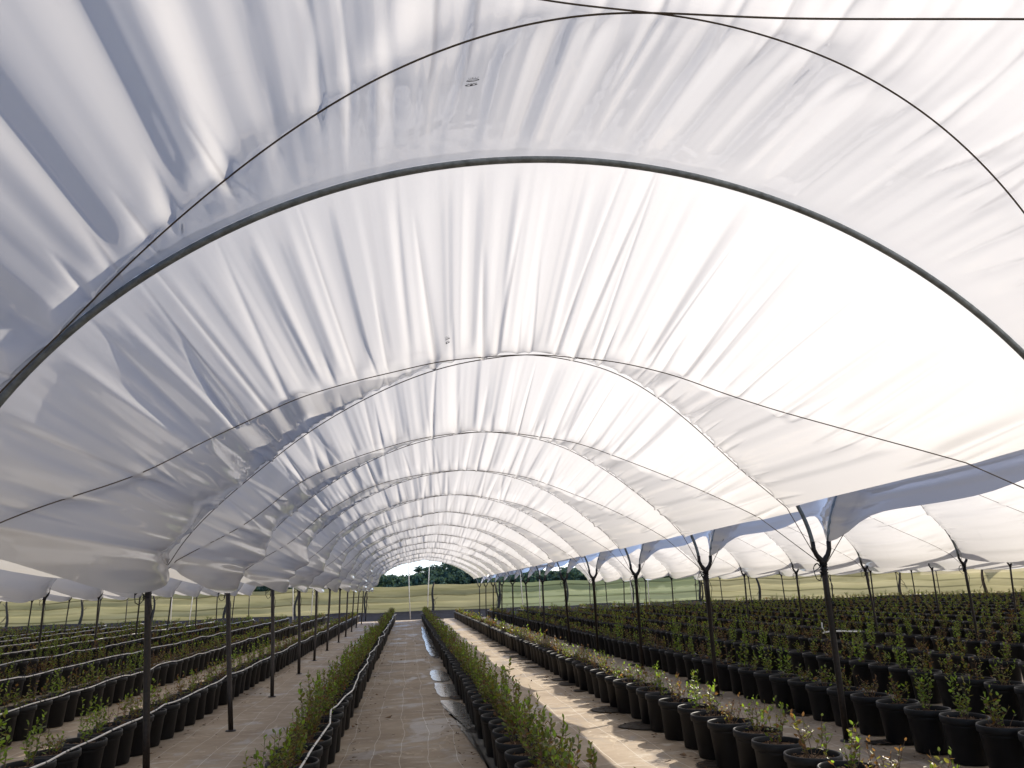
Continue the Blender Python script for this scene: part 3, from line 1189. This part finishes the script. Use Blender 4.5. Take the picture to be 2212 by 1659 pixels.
# the far rows: more than 300 pots, one mass
def far_mass():
    r = np.random.RandomState(5)
    ang = np.linspace(0, 2 * np.pi, 11)[:-1]
    c, s = np.cos(ang), np.sin(ang)
    Vs, Fs, Ms = [], [], []
    base = 0
    potV = np.concatenate([np.stack([c * rr, s * rr, np.full(10, z)], 1) for rr, z in ((.155, 0), (.183, .32), (.201, .335), (.201, .38), (.18, .345))])
    potF = []
    for i in range(4):
        for j in range(10):
            k2 = (j + 1) % 10
            potF.append((i * 10 + j, i * 10 + k2, (i + 1) * 10 + k2, (i + 1) * 10 + j))
    potF = np.array(potF)
    top = np.array([[40 + j, 40 + (j + 1) % 10, 40 + (j + 5) % 10, 40 + (j + 5) % 10] for j in range(0)])
    for sz, nm, px, py, kd in far_p:
        v = potV + (px, py, 0.002)
        Vs.append(v)
        Fs.append(potF + base)
        Ms += [0] * len(potF)
        # soil as 4 quads fan
        b40 = base + 40
        sf = np.array([[b40, b40 + 1, b40 + 2, b40 + 3], [b40, b40 + 3, b40 + 4, b40 + 5], [b40, b40 + 5, b40 + 6, b40 + 7], [b40, b40 + 7, b40 + 8, b40 + 9]])
        Fs.append(sf)
        Ms += [1] * 4
        base += 50
        dist = math.hypot(px, py)
        nl = {'lush': 125, 'sparse': 58, 'brown': 48, 'shoot': 58}[kd]
        grow = 1.0
        if dist > 22:
            nl = int(nl * .62)
            grow = 1.35
        ns = {'lush': 12, 'sparse': 6, 'brown': 6, 'shoot': 5}[kd]
        hm = {'lush': .42, 'sparse': .28, 'brown': .22, 'shoot': .38}[kd] * r.uniform(.75, 1.2)
        sa = r.rand(ns) * 6.28
        sl = r.rand(ns) ** .6 * (.17 if kd == 'lush' else .13)
        sh = hm * r.uniform(.5, 1.0, ns)
        k = r.randint(ns, size=nl)
        t = r.uniform(.2, 1, nl) if kd != 'lush' else r.uniform(.05, 1, nl)
        p = np.stack([px + np.cos(sa[k]) * sl[k] * t, py + np.sin(sa[k]) * sl[k] * t, .345 + sh[k] * t], 1)
        az = r.rand(nl) * 6.28
        el = r.uniform(-.1, 1.0, nl)
        d = np.stack([np.cos(az) * np.cos(el), np.sin(az) * np.cos(el), np.sin(el)], 1)
        q = np.cross(d, r.randn(nl, 3))
        q /= np.linalg.norm(q, axis=1)[:, None] + 1e-9
        ln_ = r.uniform(.032, .052, nl)[:, None] * grow
        V = np.stack([p, p + d * ln_ * .5 + q * ln_ * .3, p + d * ln_, p + d * ln_ * .5 - q * ln_ * .3], 1).reshape(-1, 3)
        Vs.append(V)
        Fs.append(np.arange(nl * 4).reshape(-1, 4) + base)
        base += nl * 4
        pal = {'lush': [2, 2, 2, 4, 3], 'sparse': [2, 4, 4, 5, 3], 'brown': [5, 5, 4], 'shoot': [2, 3, 4]}[kd]
        Ms += [pal[j] for j in r.randint(len(pal), size=nl)]
        # stems as thin blades
        st = []
        for j in range(ns):
            a0 = np.array([px, py, .34])
            a1 = np.array([px + math.cos(sa[j]) * sl[j], py + math.sin(sa[j]) * sl[j], .34 + sh[j]])
            o_ = np.array([.003 * grow, 0, 0])
            st += [a0 - o_, a0 + o_, a1 + o_, a1 - o_]
        Vs.append(np.array(st))
        Fs.append(np.arange(ns * 4).reshape(-1, 4) + base)
        base += ns * 4
        Ms += [6] * ns
    V = np.concatenate(Vs)
    F = np.concatenate(Fs)
    me = bpy.data.meshes.new('far_potted_bushes')
    me.vertices.add(len(V))
    me.vertices.foreach_set('co', V.reshape(-1).astype(np.float32))
    me.loops.add(F.size)
    me.loops.foreach_set('vertex_index', F.reshape(-1).astype(np.int32))
    me.polygons.add(len(F))
    me.polygons.foreach_set('loop_start', (np.arange(len(F)) * 4).astype(np.int32))
    for k in ('pot', 'soil', 'leaf_green', 'leaf_bright', 'leaf_olive', 'leaf_brown', 'stem'):
        me.materials.append(MAT[k])
    me.update(calc_edges=True)
    me.polygons.foreach_set('material_index', Ms)
    o = obj('far_potted_bushes', me)
    tag(o, 'mass of small black pots with young green bushes filling the far rows', 'potted bushes')
    o['kind'] = 'stuff'


far_mass()
print('plants', len(plants))

# damp stains beside the pots
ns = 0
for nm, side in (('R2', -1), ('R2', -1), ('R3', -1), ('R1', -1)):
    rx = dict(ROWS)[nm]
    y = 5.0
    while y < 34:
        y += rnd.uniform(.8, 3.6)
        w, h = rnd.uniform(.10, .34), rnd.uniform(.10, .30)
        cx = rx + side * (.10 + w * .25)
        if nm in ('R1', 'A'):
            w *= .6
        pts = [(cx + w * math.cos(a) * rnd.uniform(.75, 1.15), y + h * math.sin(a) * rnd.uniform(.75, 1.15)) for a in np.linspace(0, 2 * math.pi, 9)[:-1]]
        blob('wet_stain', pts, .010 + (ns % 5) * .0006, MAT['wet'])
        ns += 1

# ------------------------------------------------------------------ irrigation hoses
HN = {'A': 'row left of the path', 'B': 'second row left of the path', 'C': 'third row left of the path', 'D': 'fourth row left of the path', 'E': 'fifth row left of the path', 'F': 'sixth row left of the path', 'L0': 'seventh row left of the path', 'L1': 'eighth row left of the path', 'L2': 'ninth row left of the path'}
for nm, lab in HN.items():
    rx = dict(ROWS)[nm] + .135
    r = np.random.RandomState(len(nm) * 7 + ord(nm[-1]))
    ys = np.arange(1.5, 47.5, .16)
    k = int(len(ys) / 4) + 4
    kz = r.uniform(-1, 1, k)
    kx = r.uniform(-1, 1, k)
    t = np.arange(len(ys)) / 4.3
    zz = .392 + .030 * np.clip(np.interp(t, np.arange(k), kz), -.2, 1) + .012 * np.sin(ys * 2.3)
    xx = rx + .05 * np.interp(t, np.arange(k), kx) + .02 * np.sin(ys * 1.3)
    rad = .0090 if nm in 'ABC' else .0105
    zz = np.maximum(zz, .380 + rad)
    mb = MB()
    mb.tube(np.stack([xx, ys, zz], 1), rad, 7)
    o = obj('irrigation_hose', mb.mesh('irrigation_hose', [MAT['hose']]))
    tag(o, 'drip hose painted sunlit pale, on the pots of the %s' % lab, 'hose', 'drip hoses along the rows')

# ------------------------------------------------------------------ end poles
for b, nm in ((0, 'framed by the open end over the central path'), (-1, 'at the far end of the next bay left'), (-2, 'at the far end of the second bay left'), (1, 'at the far end of the next bay right'), (2, 'at the far end of the second bay right')):
    c = (LINE[b] + LINE[b + 1]) / 2
    for sgn, sn in ((-1, 'left'), (1, 'right')):
        mb = MB()
        x_top = c - .28 + sgn * .65
        X, Z, s_ = profile(LINE[b], LINE[b + 1], 49.5)
        zt = float(np.interp(x_top, X[24:-24], Z[24:-24]))
        mb.tube([(x_top, 49.45, zt - .02), (x_top - .06 + (.1 if sgn < 0 else -.05), 49.3, 1.8), (x_top + (.12 if sgn < 0 else -.18), 49.1, 0)], .026, 8)
        o = obj('end_pole', mb.mesh('end_pole', [MAT['white_pole']]))
        tag(o, 'white pole, %s one of pair %s' % (sn, nm), 'pole', 'white end poles')

# ------------------------------------------------------------------ shade net fences
def fence(path, h, mat, label, seed, nposts):
    root = empty('shade_net_fence', (path[0][0], path[0][1], 0), label, 'fence')
    o0 = np.array([path[0][0], path[0][1], 0])
    pts = np.array(path, float)
    seg = np.concatenate([[0], np.cumsum(np.hypot(*np.diff(pts, axis=0).T))])
    r = np.random.RandomState(seed)
    ns_ = int(seg[-1] / .25)
    t = np.linspace(0, seg[-1], ns_)
    x = np.interp(t, seg, pts[:, 0])
    y = np.interp(t, seg, pts[:, 1])
    nz = 90
    P = np.zeros((nz, ns_, 3))
    crease_shade = np.zeros((nz, ns_))
    pk = np.linspace(0, seg[-1], nposts)
    dpost = np.min(np.abs(t[:, None] - pk[None]), axis=1)
    gap = seg[-1] / (nposts - 1)
    sagm = np.clip(dpost / (gap / 2), 0, 1)
    top = h - .10 * sagm ** 1.5 + .03 * np.sin(t * .5)
    for k in range(nz):
        f = k / (nz - 1)
        ph = 60 - f * 27 + np.sin(t * .35 + f * 3) * .35 + np.sin(t * .13 + 1) * .5 - sagm * 1.2
        saw = (ph / 6.2832) % 1.0
        d = -.17 * (saw ** 1.5) * (1 - np.clip((saw - .82) / .18, 0, 1)) * (.5 + .5 * sagm) * (.45 + .55 * np.sin(t * .21 + np.floor(ph / 6.2832) * 2.1)) + .03 * np.sin(ph * .37 + t * .2)
        crease_shade[k] = np.exp(-((saw - .88) / .11) ** 2) * np.clip(.55 + .6 * np.sin(t * .17 + np.floor(ph / 6.2832) * 2.6) + .3 * np.sin(t * 1.1), 0, 1)  # bands of painted crease shade, one per fold
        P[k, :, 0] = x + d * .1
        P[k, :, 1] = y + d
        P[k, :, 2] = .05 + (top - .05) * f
    obj('net', grid_mesh('net', P - o0, mat, crease_shade), root)
    for q in pk:
        px, py = np.interp(q, seg, pts[:, 0]), np.interp(q, seg, pts[:, 1]) - .22
        mb = MB()
        hh = h + r.uniform(-.1, .25)
        lean = r.uniform(-.35, .35)
        pp = [(px + lean * f + .10 * math.sin(f * 5 + q), py, hh * f) for f in np.linspace(0, 1, 9)]
        mb.tube(np.array(pp) - o0, np.linspace(.085, .045, 9) * r.uniform(.8, 1.5), 7)
        for _ in range(3):
            f = r.uniform(.3, .8)
            st = np.array([px + lean * f, py - .05, hh * f])
            e = st + np.array([r.uniform(-.5, .5), -.05, r.uniform(-.7, .5)])
            mb.tube(np.array([st, (st + e) / 2 + (.05, 0, 0), e]) - o0, .018, 5)
        obj('fence_post', mb.mesh('fence_post', [MAT['bark']]), root)


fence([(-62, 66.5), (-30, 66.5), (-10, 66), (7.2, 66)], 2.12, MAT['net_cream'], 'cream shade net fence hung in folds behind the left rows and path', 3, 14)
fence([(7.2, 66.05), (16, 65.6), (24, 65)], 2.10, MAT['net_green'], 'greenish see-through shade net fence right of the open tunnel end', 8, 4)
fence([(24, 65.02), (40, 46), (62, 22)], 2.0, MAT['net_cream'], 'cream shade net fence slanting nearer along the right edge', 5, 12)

# ------------------------------------------------------------------ far woodland
def woodland():
    r = np.random.RandomState(21)
    Vs, Fs, Ms = [], [], []
    base = 0
    trees = []
    xx = -85.0
    while xx < 85:
        xx += r.uniform(2.2, 5.0)
        cen = math.exp(-((xx - 9) / 7.0) ** 2)
        hh = 5.3 + 1.3 * cen + r.uniform(-.5, .6)
        if -3 < xx < 1.5:
            hh -= .9
        if xx > 26:
            hh -= .2
        trees.append((xx, 150 + r.uniform(-6, 4), hh, r.uniform(3.2, 4.8)))
        trees.append((xx + r.uniform(-2, 2), 158 + r.uniform(-6, 6), hh - r.uniform(.1, .6), r.uniform(3, 4.6)))
        trees.append((xx + r.uniform(-2, 2), 143 + r.uniform(-3, 3), r.uniform(3.9, 4.5), r.uniform(3.5, 5)))
    for (cx, cy, hh, rad) in trees:
        ncl = 22
        for c in range(ncl):
            a, rr = r.rand() * 6.28, rad * math.sqrt(r.rand())
            zc = hh * r.uniform(.3, .9)
            lim = math.sqrt(max(.05, 1 - ((zc / hh - .4) / .58) ** 2))
            ctr = np.array([cx + rr * math.cos(a) * lim, cy + rr * math.sin(a) * lim, zc])
            nl = 105
            dirs = r.randn(nl, 3)
            dirs /= np.linalg.norm(dirs, axis=1)[:, None]
            p = ctr + dirs * (r.rand(nl, 1) ** .4) * np.array([1.1, 1.1, .75]) * r.uniform(.7, 1.2)
            p[:, 2] = np.maximum(p[:, 2], .1)
            d = r.randn(nl, 3)
            d /= np.linalg.norm(d, axis=1)[:, None]
            q = np.cross(d, dirs + .01)
            q /= np.linalg.norm(q, axis=1)[:, None] + 1e-9
            ln_ = r.uniform(.3, .7, nl)[:, None]
            V = np.stack([p - d * ln_ * .5, p + q * ln_ * .35, p + d * ln_ * .5, p - q * ln_ * .35], 1).reshape(-1, 3)
            Vs.append(V)
            Fs.append(np.arange(nl * 4).reshape(-1, 4) + base)
            base += nl * 4
    V = np.concatenate(Vs)
    F = np.concatenate(Fs)
    me = bpy.data.meshes.new('distant_woodland')
    me.vertices.add(len(V))
    me.vertices.foreach_set('co', V.reshape(-1).astype(np.float32))
    me.loops.add(F.size)
    me.loops.foreach_set('vertex_index', F.reshape(-1).astype(np.int32))
    me.polygons.add(len(F))
    me.polygons.foreach_set('loop_start', (np.arange(len(F)) * 4).astype(np.int32))
    me.materials.append(MAT['tree_leaf'])
    me.update(calc_edges=True)
    o = obj('distant_woodland', me)
    tag(o, 'far-off band of dark green woodland beyond the net fences', 'woodland')
    o['kind'] = 'stuff'


woodland()

# ------------------------------------------------------------------ printed marks on the film
def ribbon(mb, pts, w):
    pts = np.asarray(pts, float)
    t = np.gradient(pts, axis=0)
    t /= np.linalg.norm(t, axis=1)[:, None] + 1e-9
    n = np.stack([-t[:, 1], t[:, 0]], 1) * w * .5
    V = np.concatenate([pts + n, pts - n])
    k = len(pts)
    return V, [(i, i + 1, k + i + 1, k + i) for i in range(k - 1)]


def arc(cx, cy, rx, ry, a0, a1, n=14):
    a = np.radians(np.linspace(a0, a1, n))
    return np.stack([cx + rx * np.cos(a), cy + ry * np.sin(a)], 1)


def printed_mark(interval, px, py, size, half):
    P, ARC = SURF[interval]
    v = P.reshape(-1, 3) - np.array([0, 0, H_CAM])
    R3 = np.array([list(r2), list(u2), list(fw)])
    c = v @ R3.T
    with np.errstate(divide='ignore', invalid='ignore'):
        X = c[:, 0] / c[:, 2] * FPX + 1106
        Y = 829.5 - c[:, 1] / c[:, 2] * FPX
    d = np.where(c[:, 2] > .3, (X - px) ** 2 + (Y - py) ** 2, 1e12)
    k, j = divmod(int(d.argmin()), P.shape[1])
    p = P[k, j]
    e1 = P[k, min(j + 4, P.shape[1] - 1)] - P[k, j - 4]
    e1 /= np.linalg.norm(e1)
    e2 = P[k - 1, j] - P[k + 1, j]
    e2 = e2 - e1 * e2.dot(e1)
    e2 /= np.linalg.norm(e2)
    n = np.cross(e1, e2)
    if n[2] > 0:
        n = -n
    mb = MB()
    shapes = []
    shapes += [(arc(0, .25, .5, .32, 15, 165), .07), (arc(0, .52, .62, .42, 205, 335), .09), (arc(0, .10, .55, .25, 25, 155), .08), (arc(.1, .28, .5, .12, 200, 340), .07)]
    shapes += [(arc(-.05, -.62, .55, .25, 20, 160), .10), (arc(-.05, -.30, .62, .42, 215, 325), .10), ([(-.14, -.62), (0, -.55), (.1, -.58)], .22), ([(-.5, -.52), (-.35, -.42)], .10), ([(.32, -.46), (.5, -.58)], .10)]
    glyph = {'M': [(0, 0), (0, 1), (.5, .3), (1, 1), (1, 0)], 'S': [(1, .9), (.4, 1), (0, .75), (.9, .3), (.6, 0), (0, .1)], 'V': [(0, 1), (.5, 0), (1, 1)], 'I': [(.5, 0), (.5, 1)]}
    x = -.42
    for ch in 'MSIV':
        shapes.append(([(x + gx * .17, .92 - gy * .17) for gx, gy in glyph[ch]], .035))
        x += .24
    for q in range(7):
        shapes.append(([(-.5 + q * .14, -.16 - .03 * (q % 2)), (-.43 + q * .14, -.12)], .05))
    for q, (pts, w) in enumerate(shapes):
        V, F = ribbon(mb, pts, w)
        if half:
            V[:, 0] = np.maximum(V[:, 0], -.05)
        W3 = p + n * (.007 + .0002 * q) + V[:, :1] * size * e1 + V[:, 1:] * size * e2
        mb.add(W3, F)
    obj('printed_mark', mb.mesh('printed_mark', [MAT['twine']], False), FILM0)


printed_mark(2, 1018, 168, .055, False)
printed_mark(3, 962, 735, .06, True)

# ------------------------------------------------------------------ loose things
mb = MB()
mb.tube([(9.2, 17.4, .40), (9.5, 17.6, .42), (9.9, 17.3, .41), (10.1, 17.4, .40)], .016, 8)
mb.tube([(9.25, 17.4, .41), (9.22, 17.45, .52), (9.2, 17.4, .62)], .014, 8)
tag(obj('white_pipe', mb.mesh('white_pipe', [MAT['white_pole']])), 'short bent white plastic pipe lying on pots among the right rows', 'pipe')

# scattered bark and soil crumbs spilled on the cloth: nobody could count them
mb = MB()
r = np.random.RandomState(77)
for k in range(2600):
    row = [.94, -.89, 2.88, -2.98, 4.86][r.randint(5)]
    cx = row + r.choice([-1, 1]) * (.2 + abs(r.randn()) * .22)
    cy = 4.5 + 26 * r.rand() ** 1.6
    sz = r.uniform(.006, .022)
    c0 = np.array([cx, cy, .012])
    q = r.randn(4, 3) * sz
    q[:, 2] = np.abs(q[:, 2]) * .5
    mb.add(c0 + q, [(0, 1, 2), (0, 2, 3), (0, 3, 1), (1, 3, 2)])
o = obj('spilled_bark', mb.mesh('spilled_bark', [MAT['soil']], False))
tag(o, 'dark crumbs of bark and soil spilled on the ground cloth beside pots', 'debris')
o['kind'] = 'stuff'
